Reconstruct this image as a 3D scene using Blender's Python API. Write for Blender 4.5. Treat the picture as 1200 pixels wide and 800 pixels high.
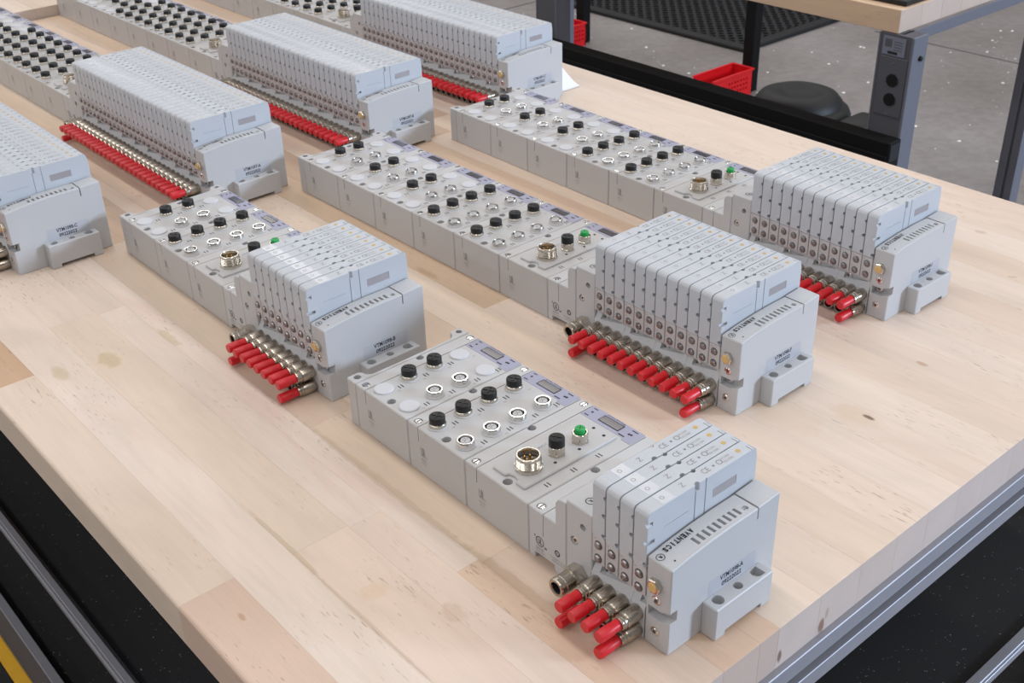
import bpy, bmesh, math, random
from mathutils import Vector, Matrix

# ------------------------------------------------------------------ basics
for o in list(bpy.data.objects):
    bpy.data.objects.remove(o)
scene = bpy.context.scene
COL = scene.collection
S = 0.0012                      # one drawing unit in metres (an I/O block is 50 units = 60 mm)
rnd = random.Random(7)

# ------------------------------------------------------------------ camera
cam = bpy.data.cameras.new('camera')
cam.sensor_width = 36.0
cam.lens = 36.0 * 1356.14 / 1200.0
cam.clip_start = 0.02
cam.clip_end = 200
cam.dof.use_dof = True
cam.dof.focus_distance = 0.74
cam.dof.aperture_fstop = 36
camo = bpy.data.objects.new('camera', cam)
COL.objects.link(camo)
R = Matrix(((0.6559811, -0.3704201, 0.6576304),
            (0.7543590, 0.3507595, -0.5548967),
            (-0.0251252, 0.8600911, 0.5095213)))
camo.matrix_world = Matrix.Translation(Vector((489.17, -293.24, 389.2)) * S) @ R.to_4x4()
scene.camera = camo

# ------------------------------------------------------------------ light and exposure
scene.view_settings.view_transform = 'Standard'
scene.view_settings.look = 'None'
scene.view_settings.gamma = 1.0
scene.view_settings.use_curve_mapping = False
scene.view_settings.exposure = 0.0

world = bpy.data.worlds.new('hall_light')
scene.world = world
world.use_nodes = True
wb = world.node_tree.nodes['Background']
wb.inputs['Color'].default_value = (0.90, 0.93, 1.0, 1)
wb.inputs['Strength'].default_value = 0.23


def area(name, loc, target, sx, sy, power, color):
    l = bpy.data.lights.new(name, 'AREA')
    l.shape = 'RECTANGLE'
    l.size, l.size_y = sx, sy
    l.energy = power
    l.color = color
    o = bpy.data.objects.new(name, l)
    COL.objects.link(o)
    o.location = loc
    d = Vector(target) - Vector(loc)
    o.rotation_euler = d.to_track_quat('-Z', 'Y').to_euler()
    return o


# rows of ceiling fixtures of the hall
for ix in range(5):
    for iy in range(6):
        x, y = -8.65 + 2.7 * ix, -7.82 + 2.7 * iy
        area('ceiling_lamp', (x, y, 3.1), (x, y, 0), 2.1, 0.5, 22.5, (1.0, 0.955, 0.92))
# daylight through the big door at the side of the hall, low over the benches
area('door_daylight', (4.6, 3.9, 1.35), (0, 0, 0.05), 0.9, 0.8, 290, (0.64, 0.79, 1.0))

# ------------------------------------------------------------------ materials
MATS = {}


def lin(c):
    c = c / 255.0
    return c / 12.92 if c <= 0.04045 else ((c + 0.055) / 1.055) ** 2.4


def rgb(r, g, b):
    return (lin(r), lin(g), lin(b), 1)


def mat(name, col, rough=0.5, metal=0.0, var=0.06, scale=900, bump=0.0, spec=0.5, coat=0.0):
    m = bpy.data.materials.new(name)
    m.use_nodes = True
    nt = m.node_tree
    p = nt.nodes['Principled BSDF']
    p.inputs['Roughness'].default_value = rough
    p.inputs['Metallic'].default_value = metal
    p.inputs['Specular IOR Level'].default_value = spec
    if coat:
        p.inputs['Coat Weight'].default_value = coat
        p.inputs['Coat Roughness'].default_value = 0.1
    tc = nt.nodes.new('ShaderNodeTexCoord')
    nz = nt.nodes.new('ShaderNodeTexNoise')
    nz.inputs['Scale'].default_value = scale
    nz.inputs['Detail'].default_value = 3
    nt.links.new(tc.outputs['Object'], nz.inputs['Vector'])
    mx = nt.nodes.new('ShaderNodeMix')
    mx.data_type = 'RGBA'
    mx.inputs['A'].default_value = tuple(c * (1 - var) for c in col[:3]) + (1,)
    mx.inputs['B'].default_value = tuple(min(1, c * (1 + var)) for c in col[:3]) + (1,)
    nt.links.new(nz.outputs['Fac'], mx.inputs['Factor'])
    nt.links.new(mx.outputs['Result'], p.inputs['Base Color'])
    if bump:
        b = nt.nodes.new('ShaderNodeBump')
        b.inputs['Strength'].default_value = bump
        b.inputs['Distance'].default_value = 0.0004
        nt.links.new(nz.outputs['Fac'], b.inputs['Height'])
        nt.links.new(b.outputs['Normal'], p.inputs['Normal'])
    MATS[name] = m
    return m


mat('module_grey', rgb(187, 186, 186), 0.40, var=0.03, bump=0.05)
mat('valve_grey', rgb(190, 194, 200), 0.38, var=0.03, bump=0.05)
mat('plate_grey', rgb(191, 192, 194), 0.40, var=0.03, bump=0.05)
mat('blank_white', rgb(200, 201, 205), 0.5, var=0.02)
mat('panel_beige', rgb(196, 193, 193), 0.45, var=0.03)
mat('seam_dark', rgb(70, 70, 74), 0.7)
mat('ink', rgb(28, 28, 36), 0.6)
mat('ink_faint', rgb(138, 136, 137), 0.6)
mat('ink_grey', rgb(122, 122, 126), 0.6)
mat('hole_grey', rgb(105, 106, 108), 0.6)
mat('lilac', rgb(156, 156, 177), 0.4, var=0.03)
mat('display', rgb(70, 65, 70), 0.1, var=0.05, spec=0.8)
mat('tape', rgb(183, 185, 191), 0.45, var=0.03)
mat('paper_white', rgb(236, 236, 242), 0.6, var=0.02)
mat('valve_label', rgb(198, 201, 206), 0.22, var=0.02)
mat('nickel', rgb(205, 198, 186), 0.24, 1.0, var=0.05)
mat('nickel_dark', rgb(188, 180, 168), 0.27, 1.0, var=0.08)
mat('chrome', rgb(222, 220, 216), 0.16, 1.0, var=0.04)
mat('button_steel', rgb(150, 146, 146), 0.3, 1.0, var=0.1)
mat('brass', rgb(214, 172, 96), 0.25, 1.0, var=0.06)
mat('gold_dot', rgb(206, 176, 110), 0.4, 0.6, var=0.05)
mat('amber', rgb(216, 178, 112), 0.35, 0.0, var=0.05)
mat('red_plastic', rgb(206, 30, 40), 0.38, var=0.07, scale=500)
mat('black_plastic', rgb(14, 14, 15), 0.45, var=0.1)
mat('rubber', rgb(20, 20, 22), 0.7, var=0.15)
mat('green_plastic', rgb(20, 160, 76), 0.4, var=0.06)
mat('bin_red', rgb(216, 22, 30), 0.35, var=0.06, scale=60)
mat('bench_black', rgb(7, 7, 8), 0.7, var=0.2, scale=120, spec=0.25)
mat('leg_grey', rgb(104, 106, 116), 0.45, var=0.05, scale=80)
mat('leg_dark', rgb(84, 84, 90), 0.5, var=0.05, scale=80)
mat('rail_alu', rgb(152, 153, 161), 0.5, 0.45, var=0.05, scale=150)
mat('rail_slot', rgb(60, 60, 66), 0.6, 0.3, var=0.05)
mat('steel_dull', rgb(120, 112, 108), 0.5, 0.7, var=0.18, scale=60)
mat('yellow_paint', rgb(226, 170, 30), 0.6, var=0.08, scale=60)
mat('chair_black', rgb(15, 15, 16), 0.55, var=0.15, scale=40)
mat('type_grey', rgb(160, 154, 156), 0.25, var=0.04)
mat('sticker', rgb(120, 122, 138), 0.5, var=0.03)
mat('debris_white', rgb(240, 240, 240), 0.5, var=0.03)


def speck_black(name, base, speck, dens):
    m = mat(name, base, 0.75, var=0.25, scale=40)
    nt = m.node_tree
    p = nt.nodes['Principled BSDF']
    src = p.inputs['Base Color'].links[0].from_socket
    tc = nt.nodes.new('ShaderNodeTexCoord')
    vo = nt.nodes.new('ShaderNodeTexVoronoi')
    vo.inputs['Scale'].default_value = 260
    nt.links.new(tc.outputs['Object'], vo.inputs['Vector'])
    r = nt.nodes.new('ShaderNodeValToRGB')
    r.color_ramp.elements[0].position = dens
    r.color_ramp.elements[0].color = (1, 1, 1, 1)
    r.color_ramp.elements[1].position = dens + 0.06
    r.color_ramp.elements[1].color = (0, 0, 0, 1)
    nt.links.new(vo.outputs['Distance'], r.inputs['Fac'])
    n2 = nt.nodes.new('ShaderNodeTexNoise')
    n2.inputs['Scale'].default_value = 90
    nt.links.new(tc.outputs['Object'], n2.inputs['Vector'])
    r2 = nt.nodes.new('ShaderNodeValToRGB')
    r2.color_ramp.elements[0].position = 0.5
    r2.color_ramp.elements[1].position = 0.75
    nt.links.new(n2.outputs['Fac'], r2.inputs['Fac'])
    mu = nt.nodes.new('ShaderNodeMath')
    mu.operation = 'MULTIPLY'
    nt.links.new(r.outputs['Color'], mu.inputs[0])
    nt.links.new(r2.outputs['Color'], mu.inputs[1])
    mx = nt.nodes.new('ShaderNodeMix')
    mx.data_type = 'RGBA'
    nt.links.new(mu.outputs[0], mx.inputs['Factor'])
    nt.links.new(src, mx.inputs['A'])
    mx.inputs['B'].default_value = speck
    nt.links.new(mx.outputs['Result'], p.inputs['Base Color'])
    return m


speck_black('mat_black', rgb(20, 20, 22), rgb(150, 150, 155), 0.12)


def wood_material(name, stains=(), ends=()):
    m = bpy.data.materials.new(name)
    m.use_nodes = True
    nt = m.node_tree
    N, L = nt.nodes.new, nt.links.new
    p = nt.nodes['Principled BSDF']
    p.inputs['Roughness'].default_value = 0.5
    p.inputs['Specular IOR Level'].default_value = 0.35
    geo = N('ShaderNodeNewGeometry')
    oi = N('ShaderNodeObjectInfo')
    off = N('ShaderNodeVectorMath'); off.operation = 'SCALE'
    cmb = N('ShaderNodeCombineXYZ')
    for i in range(3):
        L(oi.outputs['Random'], cmb.inputs[i])
    off.inputs['Scale'].default_value = 37.0
    L(cmb.outputs[0], off.inputs[0])
    add = N('ShaderNodeVectorMath'); add.operation = 'ADD'
    L(geo.outputs['Position'], add.inputs[0])
    L(off.outputs[0], add.inputs[1])

    def noise(scl, scale, detail=4, dist=0.0):
        mp = N('ShaderNodeMapping')
        mp.inputs['Scale'].default_value = scl
        L(add.outputs[0], mp.inputs['Vector'])
        n = N('ShaderNodeTexNoise')
        n.inputs['Scale'].default_value = scale
        n.inputs['Detail'].default_value = detail
        n.inputs['Distortion'].default_value = dist
        L(mp.outputs[0], n.inputs['Vector'])
        return n.outputs['Fac']

    def ramp(fac, stops):
        r = N('ShaderNodeValToRGB')
        els = r.color_ramp.elements
        els[0].position, els[0].color = stops[0][0], (stops[0][1],) * 3 + (1,)
        els[1].position, els[1].color = stops[-1][0], (stops[-1][1],) * 3 + (1,)
        for q, v in stops[1:-1]:
            e = els.new(q); e.color = (v, v, v, 1)
        L(fac, r.inputs['Fac'])
        return r.outputs['Color']

    def mul(a, b):
        x = N('ShaderNodeMix'); x.data_type = 'RGBA'; x.blend_type = 'MULTIPLY'
        x.inputs['Factor'].default_value = 1
        L(a, x.inputs['A']); L(b, x.inputs['B'])
        return x.outputs['Result']

    def mixc(fac, a, colour):
        x = N('ShaderNodeMix'); x.data_type = 'RGBA'
        L(fac, x.inputs['Factor']); L(a, x.inputs['A'])
        x.inputs['B'].default_value = colour
        return x.outputs['Result']

    grain = ramp(noise((1.0, 14, 14), 9, 5, 0.6), [(0.3, 0.955), (0.55, 1.0), (0.8, 1.015)])
    fine = ramp(noise((1.0, 30, 30), 34, 3), [(0.32, 0.965), (0.6, 1.0), (1, 1.01)])
    broad = ramp(noise((1.0, 2.6, 2.6), 5.0, 5, 1.5), [(0.3, 0.92), (0.55, 1.0), (0.8, 1.02)])
    colr = mul(mul(mul(oi.outputs['Color'], grain), fine), broad)
    # scattered dark pores and short mineral streaks
    pores = ramp(noise((1.0, 6, 6), 105, 2), [(0.0, 0), (0.63, 0), (0.70, 1), (1, 1)])
    gate = ramp(noise((1.0, 1.6, 1.6), 11, 2), [(0.0, 0), (0.48, 0), (0.62, 0.48), (1, 0.48)])
    pm = N('ShaderNodeMath'); pm.operation = 'MULTIPLY'
    L(pores, pm.inputs[0]); L(gate, pm.inputs[1])
    colr = mixc(pm.outputs[0], colr, rgb(140, 116, 96))
    pink = ramp(noise((1.0, 5, 5), 5.0, 3, 1.0), [(0.0, 0), (0.56, 0), (0.72, 0.35), (1, 0.35)])
    colr = mixc(pink, colr, rgb(212, 180, 164))
    # stains, knots: (x, y, rx, ry, colour, strength) in drawing units
    def ellipses(colr, items):
        for (c3, r3, sc, st) in items:
            sub = N('ShaderNodeVectorMath'); sub.operation = 'SUBTRACT'
            L(geo.outputs['Position'], sub.inputs[0])
            sub.inputs[1].default_value = tuple(q * S for q in c3)
            dv = N('ShaderNodeVectorMath'); dv.operation = 'MULTIPLY'
            L(sub.outputs[0], dv.inputs[0])
            dv.inputs[1].default_value = tuple(1 / (q * S) if q else 0 for q in r3)
            ln = N('ShaderNodeVectorMath'); ln.operation = 'LENGTH'
            L(dv.outputs[0], ln.inputs[0])
            nn = N('ShaderNodeTexNoise'); nn.inputs['Scale'].default_value = 110
            nn.inputs['Detail'].default_value = 3
            L(geo.outputs['Position'], nn.inputs['Vector'])
            ad = N('ShaderNodeMath'); ad.operation = 'ADD'
            L(ln.outputs['Value'], ad.inputs[0]); L(nn.outputs['Fac'], ad.inputs[1])
            hf = N('ShaderNodeMath'); hf.operation = 'MULTIPLY'; hf.inputs[1].default_value = 0.62
            L(ad.outputs[0], hf.inputs[0])
            f = ramp(hf.outputs[0], [(0.0, st), (0.75, st * 0.8), (1.0, 0)])
            colr = mixc(f, colr, sc)
        return colr

    colr = ellipses(colr, [((q[0], q[1], 0), (q[2], q[3], 0), q[4], q[5]) for q in stains])
    # end grain on the faces that look along the boards
    sepn = N('ShaderNodeSeparateXYZ'); L(geo.outputs['Normal'], sepn.inputs[0])
    ab = N('ShaderNodeMath'); ab.operation = 'ABSOLUTE'; L(sepn.outputs[0], ab.inputs[0])
    gt = N('ShaderNodeMath'); gt.operation = 'GREATER_THAN'; gt.inputs[1].default_value = 0.8
    L(ab.outputs[0], gt.inputs[0])
    wv = N('ShaderNodeTexWave'); wv.wave_type = 'RINGS'; wv.rings_direction = 'X'
    wv.inputs['Scale'].default_value = 150
    wv.inputs['Distortion'].default_value = 2.5
    wv.inputs['Detail'].default_value = 2
    mpw = N('ShaderNodeMapping')
    ow = N('ShaderNodeVectorMath'); ow.operation = 'SCALE'; ow.inputs['Scale'].default_value = 0.09
    L(cmb.outputs[0], ow.inputs[0])
    adw = N('ShaderNodeVectorMath'); adw.operation = 'ADD'
    L(geo.outputs['Position'], adw.inputs[0]); L(ow.outputs[0], adw.inputs[1])
    L(adw.outputs[0], wv.inputs['Vector'])
    rings = ramp(wv.outputs['Fac'], [(0.0, 0.88), (0.5, 0.96), (1.0, 0.98)])
    endc = mul(oi.outputs['Color'], rings)
    endc = mul(endc, ramp(noise((1, 4, 4), 8, 3), [(0.3, 0.86), (0.7, 0.98)]))
    endc = mixc(ramp(noise((1, 1, 1), 1, 1), [(0.0, 0.5), (1.0, 0.5)]), endc, rgb(196, 183, 182))  # purple-grey cast: bluish light on the board ends mixed into their colour
    endc = ellipses(endc, ends)
    xe = N('ShaderNodeMix'); xe.data_type = 'RGBA'
    L(gt.outputs[0], xe.inputs['Factor']); L(colr, xe.inputs['A']); L(endc, xe.inputs['B'])
    L(xe.outputs['Result'], p.inputs['Base Color'])
    MATS[name] = m
    return m


OLIVE, KNOT, RUST = rgb(176, 156, 98), rgb(96, 66, 44), rgb(180, 140, 110)
STAINS = [(-183, -107, 12, 4.5, OLIVE, 0.42), (-176, -76, 12, 7, OLIVE, 0.5), (-176, -34, 16, 3.4, OLIVE, 0.42),
          (190, 222, 16, 10, rgb(206, 178, 140), 0.35), (196.5, 225.5, 4.2, 1.6, KNOT, 0.95),
          (158, -55, 9, 5, RUST, 0.3), (92, -131, 3.5, 1.6, RUST, 0.8), (120, -74, 6, 8, rgb(205, 176, 130), 0.3),
          (60, -88, 40, 1.6, rgb(168, 146, 104), 0.45), (130, -89, 60, 1.5, rgb(178, 150, 122), 0.4),
          (60, -21.5, 90, 3.0, rgb(178, 152, 124), 0.45), (168, -20, 46, 3.6, rgb(166, 138, 108), 0.5),
          (-130, 150, 14, 3, rgb(170, 140, 108), 0.6), (185, 300, 4, 2, RUST, 0.7), (110, 500, 5, 3, RUST, 0.4),
          (158, 192, 30, 16, rgb(208, 182, 150), 0.3)]
ENDS = [((268, 85.5, -22), (0, 2.6, 5.5), rgb(120, 80, 50), 0.9), ((268, 89, -16), (0, 1.6, 4), rgb(150, 112, 84), 0.5), ((268, 52.6, -19), (0, 1.7, 4), KNOT, 0.9)]
wood_material('maple', STAINS, ENDS)
wood_material('maple_plain')


def concrete():
    m = bpy.data.materials.new('concrete')
    m.use_nodes = True
    nt = m.node_tree
    p = nt.nodes['Principled BSDF']
    p.inputs['Roughness'].default_value = 0.45
    geo = nt.nodes.new('ShaderNodeNewGeometry')

    def nz(s, d):
        n = nt.nodes.new('ShaderNodeTexNoise')
        n.inputs['Scale'].default_value = s
        n.inputs['Detail'].default_value = d
        nt.links.new(geo.outputs['Position'], n.inputs['Vector'])
        return n.outputs['Fac']
    r = nt.nodes.new('ShaderNodeValToRGB')
    r.color_ramp.elements[0].position = 0.3
    r.color_ramp.elements[0].color = rgb(126, 119, 115)
    r.color_ramp.elements[1].position = 0.72
    r.color_ramp.elements[1].color = rgb(156, 150, 148)
    nt.links.new(nz(1.6, 8), r.inputs['Fac'])
    r2 = nt.nodes.new('ShaderNodeValToRGB')
    r2.color_ramp.elements[0].position = 0.35
    r2.color_ramp.elements[0].color = (0.86, 0.86, 0.86, 1)
    r2.color_ramp.elements[1].position = 0.65
    r2.color_ramp.elements[1].color = (1.04, 1.04, 1.04, 1)
    nt.links.new(nz(35, 4), r2.inputs['Fac'])
    mx = nt.nodes.new('ShaderNodeMix')
    mx.data_type = 'RGBA'
    mx.blend_type = 'MULTIPLY'
    mx.inputs['Factor'].default_value = 1
    nt.links.new(r.outputs['Color'], mx.inputs['A'])
    nt.links.new(r2.outputs['Color'], mx.inputs['B'])
    nt.links.new(mx.outputs['Result'], p.inputs['Base Color'])
    MATS['concrete'] = m


concrete()

# ------------------------------------------------------------------ mesh builder (drawing units)
DEPS = None


class MB:
    def __init__(s):
        s.v, s.f, s.m, s.mats = [], [], [], []

    def mi(s, name):
        if name not in s.mats:
            s.mats.append(name)
        return s.mats.index(name)

    def add(s, verts, faces, m):
        o = len(s.v)
        i = s.mi(m)
        s.v += [tuple(q) for q in verts]
        for f in faces:
            s.f.append(tuple(o + k for k in f))
            s.m.append(i)
        return s

    def add_bm(s, bm, m):
        bmesh.ops.recalc_face_normals(bm, faces=bm.faces[:])
        bm.verts.index_update()
        s.add([v.co[:] for v in bm.verts], [[v.index for v in f.verts] for f in bm.faces], m)
        bm.free()
        return s

    def prism(s, poly, axis, a0, a1, m, bev=0.0, seg=1, skip=None):
        bm = bmesh.new()
        def pt(p, a):
            return {'x': (a, p[0], p[1]), 'y': (p[0], a, p[1]), 'z': (p[0], p[1], a)}[axis]
        lo = [bm.verts.new(pt(p, a0)) for p in poly]
        hi = [bm.verts.new(pt(p, a1)) for p in poly]
        n = len(poly)
        for k in range(n):
            bm.faces.new((lo[k], lo[(k + 1) % n], hi[(k + 1) % n], hi[k]))
        bm.faces.new(lo[::-1])
        bm.faces.new(hi)
        bmesh.ops.recalc_face_normals(bm, faces=bm.faces[:])
        if bev:
            ed = [e for e in bm.edges if not (skip and skip(e))]
            bmesh.ops.bevel(bm, geom=ed, offset=bev, segments=seg, affect='EDGES', profile=0.5, clamp_overlap=True)
        return s.add_bm(bm, m)

    def box(s, x0, x1, y0, y1, z0, z1, m, bev=0.0, seg=1, skip=None):
        return s.prism([(x0, y0), (x1, y0), (x1, y1), (x0, y1)], 'z', z0, z1, m, bev, seg, skip)

    def lathe(s, prof, o, axis, m, n=20, phase=0.0):
        """prof: (radius, distance along axis); r == 0 closes the end."""
        ax = Vector({'x': (1, 0, 0), 'y': (0, 1, 0), 'z': (0, 0, 1), '-y': (0, -1, 0), '-x': (-1, 0, 0)}[axis])
        u = Vector((1, 0, 0)) if abs(ax.x) < 0.5 else Vector((0, 1, 0))
        w = ax.cross(u)
        o = Vector(o)
        verts, faces, prev = [], [], None
        for r, h in prof:
            if r == 0:
                verts.append(o + ax * h)
                ring = [len(verts) - 1]
            else:
                b = len(verts)
                for k in range(n):
                    a = 2 * math.pi * k / n + phase
                    verts.append(o + ax * h + (u * math.cos(a) + w * math.sin(a)) * r)
                ring = list(range(b, b + n))
            if prev is not None:
                if len(prev) == 1 and len(ring) > 1:
                    for k in range(n):
                        faces.append((prev[0], ring[(k + 1) % n], ring[k]))
                elif len(ring) == 1 and len(prev) > 1:
                    for k in range(n):
                        faces.append((prev[k], prev[(k + 1) % n], ring[0]))
                elif len(ring) > 1:
                    for k in range(n):
                        faces.append((prev[k], prev[(k + 1) % n], ring[(k + 1) % n], ring[k]))
            prev = ring
        return s.add(verts, faces, m)

    def disc(s, o, axis, r, h, m, n=18, phase=0.0):
        return s.lathe([(0, 0), (r, 0), (r, h), (0, h)], o, axis, m, n, phase)

    def text(s, txt, o, dx, dy, width, m, bold=0.0, height=None):
        vs, fs, (x0, x1, y0, y1) = text_data(txt, bold)
        k = width / (x1 - x0)
        ky = k if height is None else height / (y1 - y0)
        o, dx, dy = Vector(o), Vector(dx), Vector(dy)
        s.add([o + dx * ((v[0] - (x0 + x1) / 2) * k) + dy * ((v[1] - (y0 + y1) / 2) * ky) for v in vs], fs, m)
        return s

    def mesh(s, name, recalc=False, smooth=32):
        me = bpy.data.meshes.new(name)
        me.from_pydata([(a * S, b * S, c * S) for a, b, c in s.v], [], s.f)
        me.polygons.foreach_set('material_index', s.m)
        for n in s.mats:
            me.materials.append(MATS[n])
        if recalc:
            bm = bmesh.new(); bm.from_mesh(me)
            bmesh.ops.recalc_face_normals(bm, faces=bm.faces[:])
            bm.to_mesh(me); bm.free()
        if smooth:
            me.polygons.foreach_set('use_smooth', [True] * len(me.polygons))
            me.set_sharp_from_angle(angle=math.radians(smooth))
        me.update()
        return me


TEXT = {}


def text_data(txt, bold):
    key = (txt, bold)
    if key not in TEXT:
        cu = bpy.data.curves.new('lettering', 'FONT')
        cu.body = txt
        cu.resolution_u = 2
        cu.offset = bold
        ob = bpy.data.objects.new('lettering', cu)
        COL.objects.link(ob)
        dg = bpy.context.evaluated_depsgraph_get()
        me = bpy.data.meshes.new_from_object(ob.evaluated_get(dg))
        vs = [v.co[:] for v in me.vertices]
        fs = [tuple(p.vertices) for p in me.polygons]
        xs, ys = [v[0] for v in vs], [v[1] for v in vs]
        TEXT[key] = (vs, fs, (min(xs), max(xs), min(ys), max(ys)))
        bpy.data.objects.remove(ob)
        bpy.data.curves.remove(cu)
        bpy.data.meshes.remove(me)
    return TEXT[key]


def carve(me, cutter):
    """boolean difference of two meshes, evaluated once per shared mesh"""
    a = bpy.data.objects.new('carve_a', me)
    cm = cutter.mesh('carve_tool', recalc=False, smooth=0)
    bm = bmesh.new(); bm.from_mesh(cm)
    bmesh.ops.recalc_face_normals(bm, faces=bm.faces[:])
    bm.to_mesh(cm); bm.free()
    b = bpy.data.objects.new('carve_b', cm)
    COL.objects.link(a); COL.objects.link(b)
    md = a.modifiers.new('cut', 'BOOLEAN')
    md.operation = 'DIFFERENCE'
    md.solver = 'EXACT'
    md.use_self = True
    md.object = b
    dg = bpy.context.evaluated_depsgraph_get()
    out = bpy.data.meshes.new_from_object(a.evaluated_get(dg))
    out.name = me.name
    bpy.data.objects.remove(a); bpy.data.objects.remove(b)
    out.polygons.foreach_set('use_smooth', [True] * len(out.polygons))
    out.set_sharp_from_angle(angle=math.radians(32))
    return out


def obj(name, me, parent=None, loc=(0, 0, 0), rz=0.0, rot=None):
    o = bpy.data.objects.new(name, me)
    COL.objects.link(o)
    if parent is not None:
        o.parent = parent
    o.location = Vector(loc) * S
    o.rotation_euler = rot if rot else (0, 0, rz)
    return o


def tag(o, label, cat, group=None, kind=None):
    o['label'] = label
    o['category'] = cat
    if group:
        o['group'] = group
    if kind:
        o['kind'] = kind
    return o


def thing(name, label, cat, loc=(0, 0, 0), rz=0.0, group=None):
    o = obj(name, None, None, loc, rz)
    o.empty_display_size = 0.02
    return tag(o, label, cat, group)


# ------------------------------------------------------------------ floor
FZ = -750
fl = obj('floor', MB().box(-9000, 5200, -5200, 9000, FZ - 12, FZ, 'concrete').mesh('floor'))
fl['kind'] = 'structure'
jm = MB().box(-1700, 1500, 3217, 3225, FZ, FZ + 0.4, 'seam_dark').mesh('floor_joint')
obj('joint', jm, fl)
jm = MB().box(-2845, -2837, 1400, 3600, FZ, FZ + 0.4, 'seam_dark').mesh('floor_joint')
obj('joint', jm, fl)

mat('wall_paint', rgb(206, 206, 204), 0.8, var=0.03, scale=3)
w_ = obj('wall_far', MB().box(-8990, 5190, 8960, 8990, FZ, 2700, 'wall_paint').mesh('wall_far'))
w_['kind'] = 'structure'
w_ = obj('wall_left', MB().box(-8990, -8960, -5190, 8950, FZ, 2700, 'wall_paint').mesh('wall_left'))
w_['kind'] = 'structure'

# ------------------------------------------------------------------ main bench
bench = thing('workbench', 'maple butcher block workbench in the foreground carrying the grey valve manifolds', 'workbench', (0, 0, FZ))
BZ = -FZ                                         # table top height above the bench's own base
TX0, TX1, TY0, TY1, TH = -1052, 268, -150.5, 569, 26.5
LIGHT = [(231, 216, 200), (226, 209, 190), (234, 220, 205), (222, 203, 184), (229, 212, 196)]
# rows: y0, y1, list of (x_end, colour) from left to right
ROWS = [
    (-150.5, -120, [(-470, (214, 190, 166)), (-192, (200, 166, 134)), (65, (223, 205, 186)), (TX1, (216, 190, 170))]),
    (-120, -89, [(-330, (226, 210, 190)), (240, (232, 217, 202)), (TX1, (222, 203, 184))]),
    (-89, -56, [(-500, (222, 204, 184)), (-245, (230, 214, 198)), (70, (227, 209, 190)), (TX1, (229, 209, 192))]),
    (-56, -36, [(-600, (226, 206, 188)), (-240, (228, 212, 196)), (72, (231, 216, 202)), (TX1, (231, 212, 196))]),
    (-36, -22, [(-600, (226, 206, 188)), (137, (231, 216, 202)), (TX1, (218, 192, 168))]),
    (-22, 10.5, [(-341, (206, 180, 154)), (-20, (217, 197, 176)), (140, (222, 202, 180)), (TX1, (220, 198, 178))]),
    (10.5, 36, [(-341, (207, 181, 155)), (120, (228, 210, 190)), (TX1, (214, 186, 160))]),
    (36, 50, [(-300, (228, 206, 184)), (200, (226, 208, 188)), (TX1, (216, 188, 162))]),
    (50, 82, [(-420, (224, 202, 178)), (100, (220, 200, 178)), (TX1, (231, 214, 196))]),
    (82, 115, [(-560, (226, 208, 186)), (40, (216, 194, 170)), (TX1, (230, 212, 194))]),
    (115, 146, [(-380, (220, 198, 174)), (TX1, (229, 210, 190))]),
    (146, 175, [(-640, (228, 208, 186)), (-60, (210, 184, 156)), (TX1, (231, 213, 196))]),
    (175, 205.5, [(-345, (204, 176, 150)), (90, (216, 194, 170)), (TX1, (232, 216, 200))]),
    (205.5, 232, [(-420, (226, 204, 182)), (150, (226, 206, 184)), (TX1, (231, 214, 198))]),
    (232, 262, [(-700, (222, 198, 172)), (-200, (229, 210, 190)), (TX1, (234, 218, 202))]),
    (262, 289, [(-330, (216, 190, 164)), (60, (231, 214, 196)), (TX1, (230, 212, 194))]),
    (289, 318, [(-540, (206, 178, 150)), (-40, (214, 188, 162)), (TX1, (230, 212, 196))]),
    (318, 347, [(-700, (228, 208, 188)), (-350, (208, 182, 156)), (120, (226, 206, 186)), (TX1, (233, 217, 202))]),
    (347, 376, [(-390, (205, 178, 152)), (60, (224, 204, 182)), (TX1, (232, 214, 198))]),
    (376, 410, [(-620, (222, 200, 178)), (-120, (230, 212, 194)), (TX1, (228, 208, 190))]),
    (410, 444, [(-450, (214, 190, 164)), (200, (231, 214, 198)), (TX1, (232, 216, 200))]),
    (444, 476, [(-300, (227, 208, 188)), (-20, (229, 212, 196)), (TX1, (226, 206, 186))]),
    (476, 508, [(-560, (220, 198, 174)), (40, (231, 214, 196)), (TX1, (233, 217, 202))]),
    (508, 540, [(-380, (226, 206, 186)), (-160, (231, 214, 198)), (TX1, (231, 213, 196))]),
    (540, 569, [(-640, (228, 208, 188)), (-60, (230, 212, 194)), (TX1, (229, 210, 192))]),
]
for y0, y1, segs in ROWS:
    xa = TX0
    for xb, c in segs:
        mb = MB()
        if y0 < -150:
            mb.box(xa + 0.01, xb - 0.01, y0, y1 - 0.01, -TH, 0, 'maple', 2.0, 3, lambda e: not all(v.co.y < -150 for v in e.verts) or abs(e.verts[0].co.z - e.verts[1].co.z) > 1)
        else:
            mb.box(xa + 0.01, xb - 0.01, y0 + 0.01, y1 - 0.01, -TH, 0, 'maple', bev=0.1)
        pl = obj('plank', mb.mesh('plank', smooth=0), bench, (0, 0, BZ))
        cc = (lin(c[0] * 0.9 + 17), lin(c[1] * 0.9 + 14), lin(c[2] * 0.9 + 13))
        pl.color = (cc[0], cc[1], cc[2], 1)
        xa = xb


def rail_mesh(name, L, prof_boxes):
    mb = MB()
    for (a0, a1, z0, z1, m) in prof_boxes:
        mb.box(a0, a1, 0, L, z0, z1, m, bev=0.4)
    return mb.mesh(name)


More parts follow.
